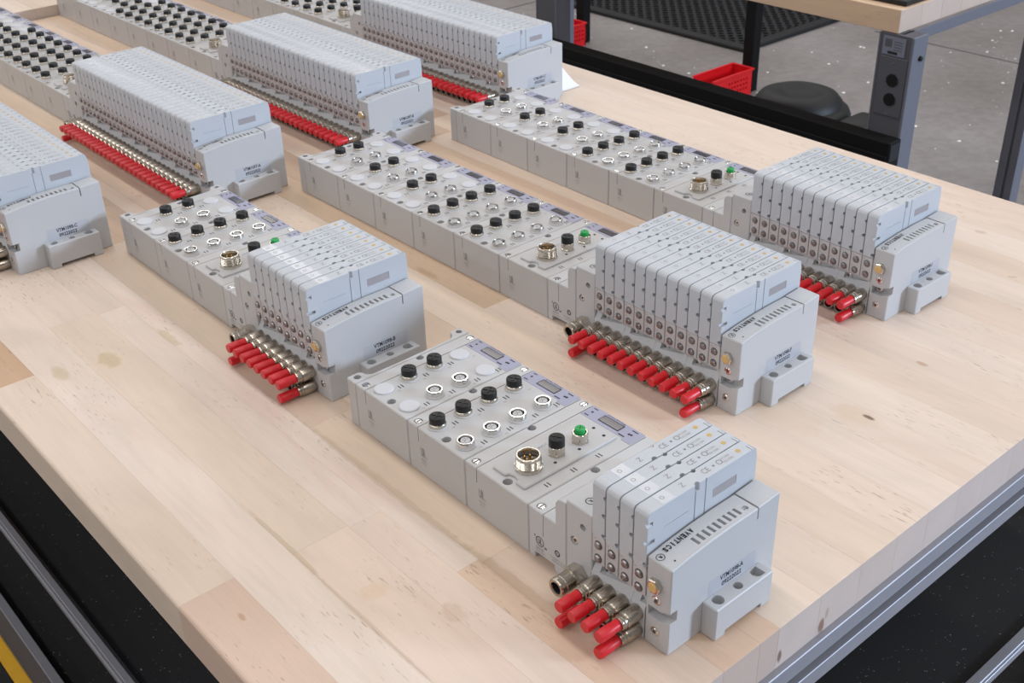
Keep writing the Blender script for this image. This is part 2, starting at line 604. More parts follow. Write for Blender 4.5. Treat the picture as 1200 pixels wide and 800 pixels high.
# aluminium end rail under the near end of the top, with its slot
er = MB()
er.box(262, 271.5, -150, 569, -29.5, -26.6, 'rail_alu', 0.4)
er.box(262, 268.5, -150, 569, -43, -29.5, 'rail_alu')
er.box(262, 266, -150, 569, -47, -43, 'rail_slot')
er.box(262, 270.5, -150, 569, -49.5, -47, 'rail_alu', 0.3)
er.box(262, 268.8, -150, 569, -61, -49.5, 'rail_alu', 0.3)
obj('end_rail', er.mesh('end_rail'), bench, (0, 0, BZ))
fr = MB().box(-1040, 262, -120, -112, -60, -26.6, 'leg_dark', 0.5)
obj('side_rail', fr.mesh('side_rail'), bench, (0, 0, BZ))
fr = MB().box(-1040, 262, 552, 560, -60, -26.6, 'leg_dark', 0.5)
obj('side_rail', fr.mesh('side_rail'), bench, (0, 0, BZ))
for lx in (-1030, 222):
    for ly in (-78, 510):
        lg = MB().box(lx, lx + 38, ly, ly + 38, FZ, -26.6, 'leg_grey', 1.0)
        obj('leg', lg.mesh('leg'), bench, (0, 0, BZ))
for z, y0 in ((-205, -130), (-385, -131)):
    sh = MB().box(-1045, 268, y0, 560, z - 8, z, 'mat_black', 0.6)
    obj('shelf', sh.mesh('shelf'), bench, (0, 0, BZ))
# rails along the shelf edges
sr = MB()
sr.box(-1045, 270, -140.5, -135.5, -191, -189, 'rail_alu', 0.4)
sr.box(-1045, 270, -139.2, -135.5, -197, -191, 'steel_dull')
sr.box(-1045, 270, -140.8, -135.5, -202, -197, 'rail_alu', 0.6)
sr.box(-1045, 270, -139.8, -130, -208, -202, 'steel_dull', 0.4)
obj('shelf_rail', sr.mesh('shelf_rail'), bench, (0, 0, BZ))
sr = MB()
sr.box(-1045, 270, -140, -132, -374, -371, 'rail_alu', 0.4)
sr.box(-1045, 270, -139.5, -132, -440, -374, 'steel_dull', 0.5)
obj('shelf_rail', sr.mesh('shelf_rail'), bench, (0, 0, BZ))
sr = MB()
sr.box(266, 273, -131, 560, -205, -202, 'rail_alu', 0.4)
sr.box(266, 269.5, -131, 560, -209, -205, 'rail_slot')
sr.box(266, 272.5, -131, 560, -216, -209, 'rail_alu', 0.4)
obj('shelf_rail', sr.mesh('shelf_rail'), bench, (0, 0, BZ))

# raised top of the neighbouring bench beyond the manifolds
nb = thing('neighbour_bench', 'second maple bench top, slightly higher, at the far left end of the workbench', 'workbench', (-1420, 209, FZ))
ya = -150
for k, w in enumerate((60, 64, 58, 66, 60, 62, 58, 64, 60, 60, 54, 53)):
    mb = MB().box(-366, 366, ya + 0.08 - 209, ya + w - 0.08 - 209, BZ - 13.5, BZ + 13.5, 'maple_plain', 0.3)
    pl = obj('plank', mb.mesh('plank', smooth=0), nb)
    c = LIGHT[k % 5]
    pl.color = (lin(c[0]) * .92, lin(c[1]) * .9, lin(c[2]) * .88, 1)
    ya += w
for lx in (-350, 312):
    for ly in (-288, 300):
        lg = MB().box(lx, lx + 38, ly, ly + 38, 0, BZ - 13.6, 'leg_grey', 1.0)
        obj('leg', lg.mesh('leg'), nb)

# ------------------------------------------------------------------ shared manifold pieces
H, D, P, XV, VP = 30.8, 84.8, 50.0, 45.3, 8.57
COLX, ROWY = (16.4, 40.6), (8.7, 26.8, 45.3, 63.8)
ME = {}


def notch_skip(e):
    return all(9.4 < v.co.x < 10.3 for v in e.verts)


def module_body(coupler=False):
    mb = MB()
    prof = [(0.22, 0), (49.78, 0), (49.78, H), (10.1, H), (10.1, 21.5), (9.55, 21.5), (9.55, H), (0.22, H)]
    mb.prism(prof, 'y', 0, D, 'module_grey', 0.55, 1, notch_skip)
    me = mb.mesh('module_body')
    c = MB()
    c.mi('module_grey')
    c.disc((29.6, 4.4, H - 6), 'z', 2.7, 10, 'module_grey', 18)
    c.disc((2.6, 44.8, H - 6), 'z', 2.5, 10, 'module_grey', 18)
    for sy in (4.0, 81.4):
        c.disc((5.2, sy, H - 0.9), 'z', 2.5, 10, 'module_grey', 18)
    return carve(me, c)


def screw_mesh(name, axis='z', r=2.2, slot=True, m='chrome'):
    mb = MB()
    mb.lathe([(r, 0), (r, 0.5), (r * 0.8, 0.8), (0, 0.8)], (0, 0, 0), axis, m, 16)
    if slot:
        if axis == 'z':
            mb.box(-0.28, 0.28, -r * 0.95, r * 0.95, 0.78, 0.86, 'seam_dark')
        else:
            mb.disc((0, -0.5, 0), '-y', r * 0.5, 0.35, 'seam_dark', 6)
            mb.lathe([(r * 0.95, 0.5), (r * 1.25, 0.4), (r * 1.25, 0)], (0, 0, 0), '-y', m, 16)
    return mb.mesh(name)


def port_mesh(low=False):
    mb = MB()
    mb.lathe([(5.7, 0), (5.7, 0.4), (5.3, 0.8), (4.5, 0.8)], (0, 0, 0), 'z', 'module_grey', 22)
    if low:
        mb.lathe([(4.95, 0.8), (4.95, 2.4), (4.6, 2.9), (0, 2.9)], (0, 0, 0), 'z', 'nickel', 22)
    else:
        mb.lathe([(4.9, 0.8), (4.9, 3.3), (4.6, 3.8), (3.9, 3.8), (3.75, 3.5), (3.75, 1.2)], (0, 0, 0), 'z', 'chrome', 22)
        mb.disc((0, 0, 0.9), 'z', 3.8, 0.3, 'seam_dark', 18)
        mb.lathe([(2.75, 1), (2.75, 3.2), (2.5, 3.5), (0, 3.5)], (0, 0, 0), 'z', 'module_grey', 16)
        for a in range(5):
            t = a * 2 * math.pi / 5 + 0.4
            rr = 1.35 if a else 0
            mb.disc((rr * math.cos(t), rr * math.sin(t), 3.46), 'z', 0.33, 0.12, 'ink', 6)
    return mb.mesh('port')


def cap_mesh(r=4.5, z0=2.7, z1=6.9):
    mb = MB()
    n = 48
    verts, faces = [], []
    zs = [(z0, 0.97), (z0 + 0.5, 1.0), (z1 - 0.8, 1.0), (z1 - 0.15, 0.95), (z1, 0.84)]
    for z, k in zs:
        for i in range(n):
            a = 2 * math.pi * i / n
            rr = r * k * (1.0 - (0.028 if i % 2 else 0))
            verts.append((rr * math.cos(a), rr * math.sin(a), z))
    for j in range(len(zs) - 1):
        for i in range(n):
            k = (i + 1) % n
            faces.append((j * n + i, j * n + k, (j + 1) * n + k, (j + 1) * n + i))
    faces.append(tuple(range((len(zs) - 1) * n, len(zs) * n)))
    faces.append(tuple(range(n))[::-1])
    mb.add(verts, faces, 'black_plastic')
    for a in (0.5, 0.5 + math.pi / 2):
        c, s_ = math.cos(a), math.sin(a)
        L_, w = r * 0.72, 0.35
        q = [(L_ * c - w * s_, L_ * s_ + w * c), (-L_ * c - w * s_, -L_ * s_ + w * c),
             (-L_ * c + w * s_, -L_ * s_ - w * c), (L_ * c + w * s_, L_ * s_ - w * c)]
        mb.prism(q, 'z', z1 - 0.05, z1 + 0.28, 'black_plastic')
    return mb.mesh('cap')


def marks_mesh(col, coupler=False):
    mb = MB()
    xs = ((20.6, 45.2)[col],)
    ys = (17.4, 35.6, 53.6) if coupler else (17.6, 35.8, 54.2, 70.0)
    for k, x in enumerate(xs):
        for y in ys:
            if y > 69 and col == 0:
                continue
            for d in (-1.0, 1.0):
                mb.box(x - 1.7, x + 1.5, y + d - 0.32, y + d + 0.32, H - 0.02, H + 0.06, 'ink')
    if not coupler:
        for k, y in enumerate(ROWY):
            if col == 0:
                mb.text('X%d' % (k + 1), (23.5, y + 5.6, H + 0.05), (0, -1, 0), (1, 0, 0), 2.0, 'ink_grey')
            else:
                mb.text('X%d' % (k + 5), (47.3, y + 5.0, H + 0.05), (0, -1, 0), (1, 0, 0), 1.8, 'ink_grey')
    return mb.mesh('printed_marks', smooth=0)


def approval_mesh():
    mb = MB()
    mb.text('UR', (13.2, -0.05, 15.5), (1, 0, 0), (0, 0, 1), 4.2, 'ink_faint', 0.05, 6.0)
    mb.text('us', (16.4, -0.05, 13.2), (1, 0, 0), (0, 0, 1), 1.5, 'ink_faint')
    mb.text('E206 IP65', (13.6, -0.05, 10.5), (1, 0, 0), (0, 0, 1), 5.0, 'ink_faint', 0, 1.2)
    mb.text('24V DC', (13.6, -0.05, 8.4), (1, 0, 0), (0, 0, 1), 4.0, 'ink_faint', 0, 1.2)
    return mb.mesh('approval_mark', smooth=0)


def label_mesh():
    mb = MB()
    mb.prism([(10.4, 73.6), (42.0, 73.6), (43.0, 72.0), (49.4, 72.0), (49.4, 84.2), (10.4, 84.2)], 'z', H - 0.02, H + 0.14, 'lilac')
    z = H + 0.16
    for (x, y, w, d) in ((13.5, 75.3, 3.2, 0.8), (13.8, 82.6, 3.0, 0.7), (40.2, 75.0, 4.4, 0.9), (43.6, 82.4, 4.2, 0.8)):
        mb.box(x - w / 2, x + w / 2, y - d / 2, y + d / 2, z - 0.04, z, 'ink')
    mb.disc((14.2, 79.2, z - 0.05), 'z', 0.8, 0.06, 'ink', 10)
    mb.disc((42.6, 78.6, z - 0.05), 'z', 0.85, 0.06, 'ink', 10)
    mb.disc((44.0, 78.9, z - 0.05), 'z', 0.85, 0.06, 'ink', 10)
    mb.text('Info/Diag', (29, 83.3, z), (1, 0, 0), (0, 1, 0), 13.5, 'ink', 0.02, 1.2)
    return mb.mesh('label_panel', smooth=0)


def display_mesh():
    mb = MB()
    mb.box(21.3, 36.6, 76.0, 82.2, H + 0.1, H + 0.22, 'ink')
    mb.box(21.9, 36.0, 76.6, 81.6, H + 0.2, H + 0.32, 'display')
    return mb.mesh('display', smooth=0)


def blank_mesh():
    mb = MB()
    mb.lathe([(5.9, 0), (5.9, 0.6), (5.4, 1.0), (0, 1.05)], (0, 0, 0), 'z', 'blank_white', 26)
    return mb.mesh('blank_plug')


ME['module'] = module_body()
ME['screw'] = screw_mesh('screw')
ME['screwy'] = screw_mesh('screw', '-y', 2.0)
ME['port'] = port_mesh()
ME['portlow'] = port_mesh(True)
ME['cap'] = cap_mesh()
ME['blank'] = blank_mesh()
ME['marks0'] = marks_mesh(0)
ME['marks1'] = marks_mesh(1)
ME['cmarks'] = marks_mesh(1, True)
ME['approval'] = approval_mesh()
ME['label'] = label_mesh()
ME['display'] = display_mesh()

# coupler pieces
mb = MB()
mb.prism([(15.8, 6), (25.6, 6), (26.2, 8.4), (29.6, 9.2), (33.0, 8.4), (33.6, 6), (40.8, 6), (40.8, 71), (15.8, 71)],
         'z', H - 0.3, H + 1.5, 'module_grey', 0.5, 1)
ME['plateau'] = mb.mesh('raised_plate')
mb = MB()
mb.lathe([(7.3, 0), (7.3, 2.0), (6.5, 2.2)] + [q for k in range(6) for q in ((6.7, 2.4 + k * 0.75), (6.3, 2.75 + k * 0.75))]
         + [(6.5, 7.0), (6.5, 8.2), (6.2, 8.5), (5.6, 8.5), (5.4, 8.1), (5.4, 3.5), (0, 3.5)], (0, 0, 0), 'z', 'nickel', 28)
mb.lathe([(4.6, 3.4), (4.6, 4.2), (0, 4.2)], (0, 0, 0), 'z', 'hole_grey', 18)
for a in range(4):
    t = a * math.pi / 2 + 0.5
    mb.lathe([(0.55, 4.1), (0.55, 6.6), (0.3, 7.0), (0, 7.0)], (2.1 * math.cos(t), 2.1 * math.sin(t), 0), 'z', 'brass', 8)
for a in range(10):
    t = a * math.pi / 5
    mb.box(7.0 * math.cos(t) - 0.5, 7.0 * math.cos(t) + 0.5, 7.0 * math.sin(t) - 0.5, 7.0 * math.sin(t) + 0.5, 0, 1.5, 'chrome')
ME['power'] = mb.mesh('power_connector')


def m12(green):
    mb = MB()
    mb.lathe([(5.0, 0), (5.0, 1.3), (4.6, 1.7), (4.3, 1.7)], (0, 0, 0), 'z', 'nickel', 6, 0.3)
    mb.lathe([(4.4, 1.5), (4.4, 5.4), (4.0, 5.8), (3.5, 5.8), (3.4, 5.4), (3.4, 2.5), (0, 2.5)], (0, 0, 0), 'z', 'nickel', 22)
    return mb.mesh('socket')


ME['m12'] = m12(False)
mb = MB()
mb.lathe([(2.9, 2.4), (2.9, 8.0), (2.5, 8.5), (0, 8.5)], (0, 0, 0), 'z', 'green_plastic', 16)
for a in range(4):
    t = a * math.pi / 2 + 0.6
    mb.disc((1.4 * math.cos(t), 1.4 * math.sin(t), 8.45), 'z', 0.36, 0.12, 'ink', 6)
mb.disc((0, 0, 8.45), 'z', 0.5, 0.12, 'ink', 8)
ME['green'] = mb.mesh('green_insert')
ME['tallcap'] = cap_mesh(4.3, 4.8, 10.6)
mb = MB()
for (x, y) in ((26.9, 67.6), (35.6, 66.6), (35.6, 48.7), (35.6, 31.5)):
    mb.disc((x, y, H + 1.4), 'z', 0.95, 0.2, 'ink', 12)
mb.text('24VDC', (20.5, 36, H + 1.55), (0, 1, 0), (-1, 0, 0), 8, 'ink_grey')
ME['leds'] = mb.mesh('status_lights', smooth=0)

# left cover of the I/O row
poly = [(-0.1, 0), (-8.2, 0), (-9.2, 1), (-9.2, 8), (-8, 10), (-4.5, 10.8), (-2.6, 12.6), (-2.2, 15), (-2.2, 70), (-2.8, 73),
        (-5, 75.4), (-8, 76), (-9.2, 77.8), (-9.2, 84), (-8.4, 85), (-0.1, 85)]
mb = MB().prism(poly, 'z', 0, H, 'module_grey', 0.45, 1)
cut = MB()
cut.disc((-4.9, 5.0, 18), 'z', 2.3, 30, 'module_grey', 18)
cut.disc((-5.3, 81.0, 18), 'z', 2.0, 30, 'module_grey', 18)
ME['cover'] = carve(mb.mesh('end_cover'), cut)

# adapter between I/O row and valves
mb = MB()
aprof = [(0.1, 0), (4.5, 0), (4.5, 3.6), (18.6, 3.6), (18.6, 0), (21.0, 0), (21.0, H), (11.0, H), (11.0, 17), (10.55, 17), (10.55, H), (0.1, H)]
mb.prism(aprof, 'y', 0, D, 'plate_grey', 0.5, 1, lambda e: all(10.4 < v.co.x < 11.2 for v in e.verts))
cut = MB()
cut.disc((5.4, 3.9, H - 0.9), 'z', 2.5, 10, 'plate_grey', 18)
cut.disc((2.6, 43.6, H - 6), 'z', 2.5, 10, 'plate_grey', 18)
ME['adapter_low'] = carve(mb.mesh('adapter_body'), cut)
mb = MB()
mb.prism([(19.8, 0), (27.35, 0), (27.35, 47.6), (23.5, 47.2), (21.6, 46.2), (19.8, 43.6)], 'y', -0.3, 73, 'plate_grey', 0.4)
ME['adapter_mid'] = mb.mesh('adapter_wall')
mb = MB().box(27.6, XV - 0.3, -0.4, 73, 0, 50.2, 'plate_grey', 0.5)
cut = MB()
cut.disc((38.9, 5, 40), '-y', 1.9, 9, 'plate_grey', 14)
cut.disc((33.2, 2, 28.6), '-y', 2.6, 9, 'plate_grey', 16)
ME['adapter_tall'] = carve(mb.mesh('adapter_block'), cut)
mb = MB()
mb.text('UL', (8.2, -0.06, 12.2), (1, 0, 0), (0, 0, 1), 2.9, 'ink', 0.03, 3.2)
for rr in (3.0,):
    vs, fs = [], []
    for k in range(20):
        a = 2 * math.pi * k / 20
        for q in (rr, rr - 0.5):
            vs.append((8.2 + q * math.cos(a), -0.05, 12.2 + q * math.sin(a)))
    for k in range(20):
        j = (k + 1) % 20
        fs.append((2 * k, 2 * j, 2 * j + 1, 2 * k + 1))
    mb.add(vs, fs, 'ink')
mb.text('c', (4.6, -0.06, 14.4), (1, 0, 0), (0, 0, 1), 1.1, 'ink', 0.03)
mb.text('us', (12.4, -0.06, 10.2), (1, 0, 0), (0, 0, 1), 1.9, 'ink', 0.03)
mb.text('LISTED', (8.2, -0.06, 7.6), (1, 0, 0), (0, 0, 1), 5.6, 'ink_grey', 0.01)
mb.text('E206 5RT3', (8.6, -0.06, 5.6), (1, 0, 0), (0, 0, 1), 6.4, 'ink_grey', 0.0, 1.0)
ME['adapter_ul'] = mb.mesh('approval_mark', smooth=0)
mb = MB()
vs, fs = [], []
for k in range(16):
    a = 2 * math.pi * k / 16
    for q in (1.9, 1.2):
        vs.append((21.2 + q * math.cos(a), -0.36, 12.9 + q * math.sin(a)))
for k in range(16):
    j = (k + 1) % 16
    fs.append((2 * k, 2 * j, 2 * j + 1, 2 * k + 1))
mb.add(vs, fs, 'ink')
mb.text('R', (21.2, -0.37, 12.9), (1, 0, 0), (0, 0, 1), 1.0, 'ink', 0.02)
mb.text('Port 82/84 0-10 bar', (21.5, -0.37, 8.6), (1, 0, 0), (0, 0, 1), 11, 'ink_grey', 0.0, 1.0)
mb.text('MNR R412018', (22, -0.37, 6.8), (1, 0, 0), (0, 0, 1), 9, 'ink_grey', 0.0, 1.0)
ME['adapter_ports'] = mb.mesh('port_print', smooth=0)
mb = MB()
# print on top of the tall block
vs, fs = [], []
for k in range(20):
    a = 2 * math.pi * k / 20
    for q in (2.6, 2.1):
        vs.append((36.4 + q * math.cos(a), 7.0 + q * math.sin(a), 50.25))
for k in range(20):
    j = (k + 1) % 20
    fs.append((2 * k, 2 * k + 1, 2 * j + 1, 2 * j))
mb.add(vs, fs, 'ink')
mb.text('R', (36.4, 7.0, 50.26), (0, -1, 0), (1, 0, 0), 1.8, 'ink', 0.02)
ME['adapter_logo'] = mb.mesh('printed_logo', smooth=0)
mb = MB()
mb.text('AV-EP', (36.2, 17.0, 50.26), (0, -1, 0), (1, 0, 0), 9.5, 'ink', 0.0)
ME['adapter_print'] = mb.mesh('printed_marks', smooth=0)

# valve (one of the narrow slices)
VW = 7.97
prof = [(-1, 41.4), (73, 41.4), (73, 66), (72, 71), (70, 72.1), (2.2, 72.1), (0, 71.6), (-1, 70)]
mb = MB().prism(prof, 'x', 0.3, 0.3 + VW, 'valve_grey', 0.22, 1)
cut = MB()
XR = 0.3 + VW
cut.disc((XR - 0.75, 4, 55.3), '-y', 1.25, 12, 'valve_grey', 12)
cut.disc((XR - 0.75, 4, 43.6), '-y', 1.25, 12, 'valve_grey', 12)
cut.box(XR - 0.75, XR + 1, -3, 4, 43.2, 44.0, 'valve_grey')
cut.prism([(XR - 0.2, 66.6), (XR + 1, 66.6), (XR + 1, 64.2), (XR - 0.2, 64.2), (XR - 1.2, 65.2), (XR - 1.2, 65.9)], 'y', -3, 2.5, 'valve_grey')
cut.disc((XR, 30.7, 68.0), 'z', 1.6, 8, 'valve_grey', 10)
cut.disc((0.3, 36.4, 68.0), 'z', 1.6, 8, 'valve_grey', 10)
for y in (29.9, 36.8):
    cut.box(XR - 0.4, XR + 1, y - 0.35, y + 0.35, 40, 75, 'valve_grey')
cut.box(XR - 0.3, XR + 1, 9.3, 25.6, 59.3, 59.75, 'valve_grey')
cut.box(XR - 0.25, XR + 1, 42.0, 58.6, 58.0, 63.2, 'valve_grey')
for y in (68.4, 70.2):
    cut.box(4.6, 8.9, y - 0.22, y + 0.22, 71.2, 74, 'valve_grey')
ME['valve'] = carve(mb.mesh('valve'), cut)
mb = MB()
mb.box(0.7, 7.9, 9.2, 17.0, 72.05, 72.16, 'valve_label')
vs, fs = [], []
for k in range(12):
    a = 2 * math.pi * k / 12
    for q in (1.15, 0.85):
        vs.append((4.2 + q * math.cos(a), 12 + q * math.sin(a), 72.2))
for k in range(12):
    j = (k + 1) % 12
    fs.append((2 * k, 2 * k + 1, 2 * j + 1, 2 * j))
mb.add(vs, fs, 'ink_grey')
mb.text('CE', (4.3, 40.6, 72.14), (0, 1, 0), (-1, 0, 0), 4.6, 'ink_grey', 0.0, 3.2)
mb.disc((4.3, 46.0, 72.08), 'z', 0.7, 0.05, 'ink_grey', 8)
mb.text('O', (4.3, 50.0, 72.14), (0, 1, 0), (-1, 0, 0), 3.4, 'ink_grey', 0.0, 3.4)
mb.text('24V 0.35W', (3.4, 54.6, 72.14), (0, 1, 0), (-1, 0, 0), 6.5, 'ink_faint', 0.0, 1.3)
mb.text('MAX 10 BAR', (5.8, 54.6, 72.14), (0, 1, 0), (-1, 0, 0), 6.5, 'ink_faint', 0.0, 1.3)
mb.text('Z', (4.2, 25, 72.14), (0, 1, 0), (-1, 0, 0), 2.6, 'ink_faint', 0.0)
ME['valve_print'] = mb.mesh('printed_label', smooth=0)
mb = MB()
mb.lathe([(1.25, 0), (1.25, 0.12), (0, 0.14)], (4.5, 62.9, 72.08), 'z', 'gold_dot', 12)
ME['valve_dot'] = mb.mesh('indicator')
mb = MB()
mb.box(XR - 0.24, XR - 0.15, 42.3, 58.3, 58.2, 63.0, 'type_grey')
ME['type_plate'] = mb.mesh('type_plate', smooth=0)

# front panel with the two override buttons
mb = MB().box(0.34, 8.2, -0.7, 0.6, 25.4, 40.9, 'panel_beige', 0.25)
mb.text('14', (2.0, -0.74, 39.6), (1, 0, 0), (0, 0, 1), 1.0, 'ink_grey')
mb.text('12', (2.0, -0.74, 31.9), (1, 0, 0), (0, 0, 1), 1.0, 'ink_grey')
ME['panel'] = mb.mesh('override_panel')
mb = MB()
mb.lathe([(2.5, 0), (2.5, 0.2), (2.0, 0.22)], (0, 0, 0), '-y', 'hole_grey', 16)
mb.lathe([(2.05, 0.1), (2.05, 0.7), (1.6, 1.3), (0.8, 1.55), (0, 1.4)], (0, 0, 0), '-y', 'button_steel', 16)
ME['button'] = mb.mesh('override_button')


def base_mesh(k):
    w = k * VP
    prof = [(0.4, 25.2), (0.4, 41.2), (73, 41.2), (73, 0), (-0.9, 0), (-0.9, 17.6), (-0.5, 18.4), (1.6, 22.4), (1.6, 25.2)]
    mb = MB().prism(prof, 'x', 0.02, w - 0.02, 'plate_grey', 0.12)
    mb.box(0.5, 3.2, 1.6, 2.3, 22.9, 23.35, 'ink')
    mb.box(0.5, 3.2, 1.6, 2.3, 23.9, 24.35, 'ink')
    cut = MB()
    cut.prism([(4.6, 19.6), (4.6, 23.2), (9.5, 23.2), (w - 3.0, 22.8), (w - 3.0, 22.5), (9.5, 20.2)], 'y', -3, 3.6, 'plate_grey')
    return carve(mb.mesh('base_plate'), cut)


for k in (1, 2, 3):
    ME['base%d' % k] = base_mesh(k)

# push-in fittings and plugs
fit = [(3.8, -2), (4.0, 0), (4.05, 8.6), (3.85, 9.5), (3.4, 9.8), (3.4, 10.3), (3.8, 10.6), (3.8, 11.4), (3.3, 11.7), (3.3, 12.3), (3.65, 12.6), (3.55, 13.4)]
mb = MB()
mb.lathe(fit + [(0, 13.4)], (0, 0, 0), '-y', 'nickel_dark', 20)
ME['fitting'] = mb.mesh('push_in_fitting')
mb = MB()
mb.lathe(fit + [(2.8, 13.4), (2.7, 13.0)], (0, 0, 0), '-y', 'nickel_dark', 20)
mb.lathe([(2.75, 13.2), (2.7, 6.0), (0, 6.0)], (0, 0, 0), '-y', 'ink', 16)
ME['openfit'] = mb.mesh('push_in_fitting')
mb = MB()
mb.lathe([(2.75, 11.5), (2.75, 17.6), (3.05, 17.9), (3.05, 25.0), (2.7, 25.8), (0, 25.8)], (0, 0, 0), '-y', 'red_plastic', 18)
ME['plug'] = mb.mesh('red_plug')
mb = MB()
mb.lathe([(4.4, -3), (4.4, 2.0), (4.6, 2.2)], (0, 0, 0), '-y', 'nickel', 20)
mb.lathe([(0, 0.5), (5.9, 0.5), (5.9, 7.0), (0, 7.0)], (0, 0, 0), '-y', 'nickel', 6, 0.25)
mb.lathe([(4.9, 7.0), (4.9, 12.4), (4.6, 12.7), (4.6, 13.3), (5.0, 13.6), (5.0, 15.6), (4.6, 16.2), (3.3, 16.2), (3.1, 15.6)],
         (0, 0, 0), '-y', 'nickel_dark', 22)
mb.lathe([(3.1, 15.7), (3.1, 10.5), (0, 10.5)], (0, 0, 0), '-y', 'ink', 18)
ME['bigfit'] = mb.mesh('supply_fitting')

# right-hand end plate (local x = 0 at its left side)
EW = 14.9
prof = [(-1, 0), (72.6, 0), (72.6, 53.6), (71.6, 54.2), (57.2, 53.4), (57.2, 46.6), (56.4, 46.6), (56.4, 53.1), (40, 53.2), (26, 52.7), (10, 51.4), (-1, 49.9)]
mb = MB().prism(prof, 'x', 0.6, EW, 'plate_grey', 0.5, 1, lambda e: all(56.2 < v.co.y < 57.4 for v in e.verts))
cut = MB()
for k in range(9):
    y = 19.6 + k * 3.52
    cut.box(7.2, 12.2, y - 0.85, y + 0.85, 49.8, 60, 'plate_grey')
cut.disc((10.6, 52.4, 52.2), 'z', 1.7, 9, 'plate_grey', 14)
cut.prism([(2.2, 17.2), (2.2, 22.8), (10, 22.8), (13, 24.6), (20, 25.6), (20, 20.6), (9, 17.2)], 'y', -4, 4.0, 'plate_grey')
ME['end_plate'] = carve(mb.mesh('end_plate'), cut)
mb = MB()
# the plate top is slightly crowned, so letters follow it
for k, ch in enumerate('AVENTICS'):
    y = 23.0 - k * 2.35
    zt = 51.4 + (y - 10) * 1.3 / 16 if y > 10 else 49.9 + (y + 1) * 1.5 / 11
    mb.text(ch, (4.0, y, zt + 0.14), (0, -1, 0), (1, 0, 0), 0.75 if ch == 'I' else 1.95, 'ink', 0.05, 3.0)
vs, fs = [], []
for k in range(20):
    a = 2 * math.pi * k / 20
    for q in (2.1, 1.75):
        y = 1.9 + q * math.sin(a)
        vs.append((5.4 + q * math.cos(a), y, 49.9 + (y + 1) * 1.5 / 11 + 0.1))
for k in range(20):
    j = (k + 1) % 20
    fs.append((2 * k, 2 * k + 1, 2 * j + 1, 2 * j))
mb.add(vs, fs, 'ink')
mb.text('R', (5.4, 1.9, 50.45), (0, -1, 0), (1, 0, 0), 1.5, 'ink', 0.03)
mb.disc((11.3, 4.6, 50.5), 'z', 0.5, 0.25, 'ink', 8)
ME['end_print'] = mb.mesh('printed_logo', smooth=0)
mb = MB()
mb.lathe([(0, 0), (4.0, 0), (4.0, 2.0), (3.5, 2.6), (2.6, 2.6)], (0, 0, 0), '-y', 'nickel', 6, 0.2)
mb.lathe([(2.5, 2.4), (2.5, 2.8), (2.2, 3.1), (0, 3.1)], (0, 0, 0), '-y', 'amber', 16)
ME['hexplug'] = mb.mesh('hex_plug')
mb = MB().box(EW - 0.3, EW + 8.6, 21.3, 61.4, 0, 18.7, 'plate_grey', 0.5)
cut = MB()
cut.box(EW - 0.4, EW + 12, 28.2, 54.2, -3, 2.9, 'plate_grey')
for y in (27.4, 54.6):
    cut.disc((EW + 3.9, y, 13.5), 'z', 3.0, 9, 'plate_grey', 16)
    cut.disc((EW + 3.9, y, -2), 'z', 1.5, 20, 'plate_grey', 12)
cut.box(EW + 0.9, EW + 6.9, 54.6, 57.6, 13.5, 22, 'plate_grey')
cut.disc((EW + 3.9, 41.4, 9), 'z', 2.4, 15, 'plate_grey', 16)
ME['foot'] = carve(mb.mesh('mounting_foot'), cut)


def name_label(code):
    mb = MB()
    mb.box(EW - 0.02, EW + 0.06, 25.0, 58.2, 17.2, 28.2, 'tape')
    mb.text(code, (EW + 0.09, 40.8, 25.6), (0, 1, 0), (0, 0, 1), 16.4, 'ink', 0.03, 3.0)
    mb.text('09222022', (EW + 0.09, 41.0, 21.6), (0, 1, 0), (0, 0, 1), 14.0, 'ink', 0.03, 2.9)
    return mb.mesh('name_label', smooth=0)


def put(name, key, parent, loc=(0, 0, 0)):
    return obj(name, ME[key], parent, loc)


def io_block(parent, x, kind):
    m = put('io_module', 'module', parent, (x, 0, 0))
    put('printed_marks', 'marks0', m)
    put('printed_marks', 'marks1', m)
    put('label_panel', 'label', m)
    put('approval_mark', 'approval', m)
    put('display', 'display', m)
    for sy in (4.0, 81.4):
        put('screw', 'screw', m, (5.2, sy, H - 0.9))
    for c in (0, 1):
        for r in range(4):
            pos = (COLX[c], ROWY[r], H)
            mid = r in (1, 2)
            if (kind in ('mid', 'midcap')) and not mid:
                put('blank_plug', 'blank', m, pos)
            elif c == 0 or kind in ('allcap', 'midcap'):
                put('port', 'portlow', m, pos)
                put('cap', 'cap', m, pos)
            else:
                put('port', 'port', m, pos)
    return m


def coupler(parent, x):
    m = put('bus_coupler', 'module', parent, (x, 0, 0))
    put('printed_marks', 'cmarks', m)
    put('label_panel', 'label', m)
    put('approval_mark', 'approval', m)
    put('display', 'display', m)
    put('raised_plate', 'plateau', m)
    put('status_lights', 'leds', m)
    for sy in (4.0, 81.4):
        put('screw', 'screw', m, (5.2, sy, H - 0.9))
    z = H + 1.4
    put('power_connector', 'power', m, (29.3, 18.8, z))
    put('socket', 'm12', m, (30.2, 37.6, z))
    put('cap', 'tallcap', m, (30.2, 37.6, z))
    put('socket', 'm12', m, (30.2, 54.3, z))
    put('green_insert', 'green', m, (30.2, 54.3, z))
    return m


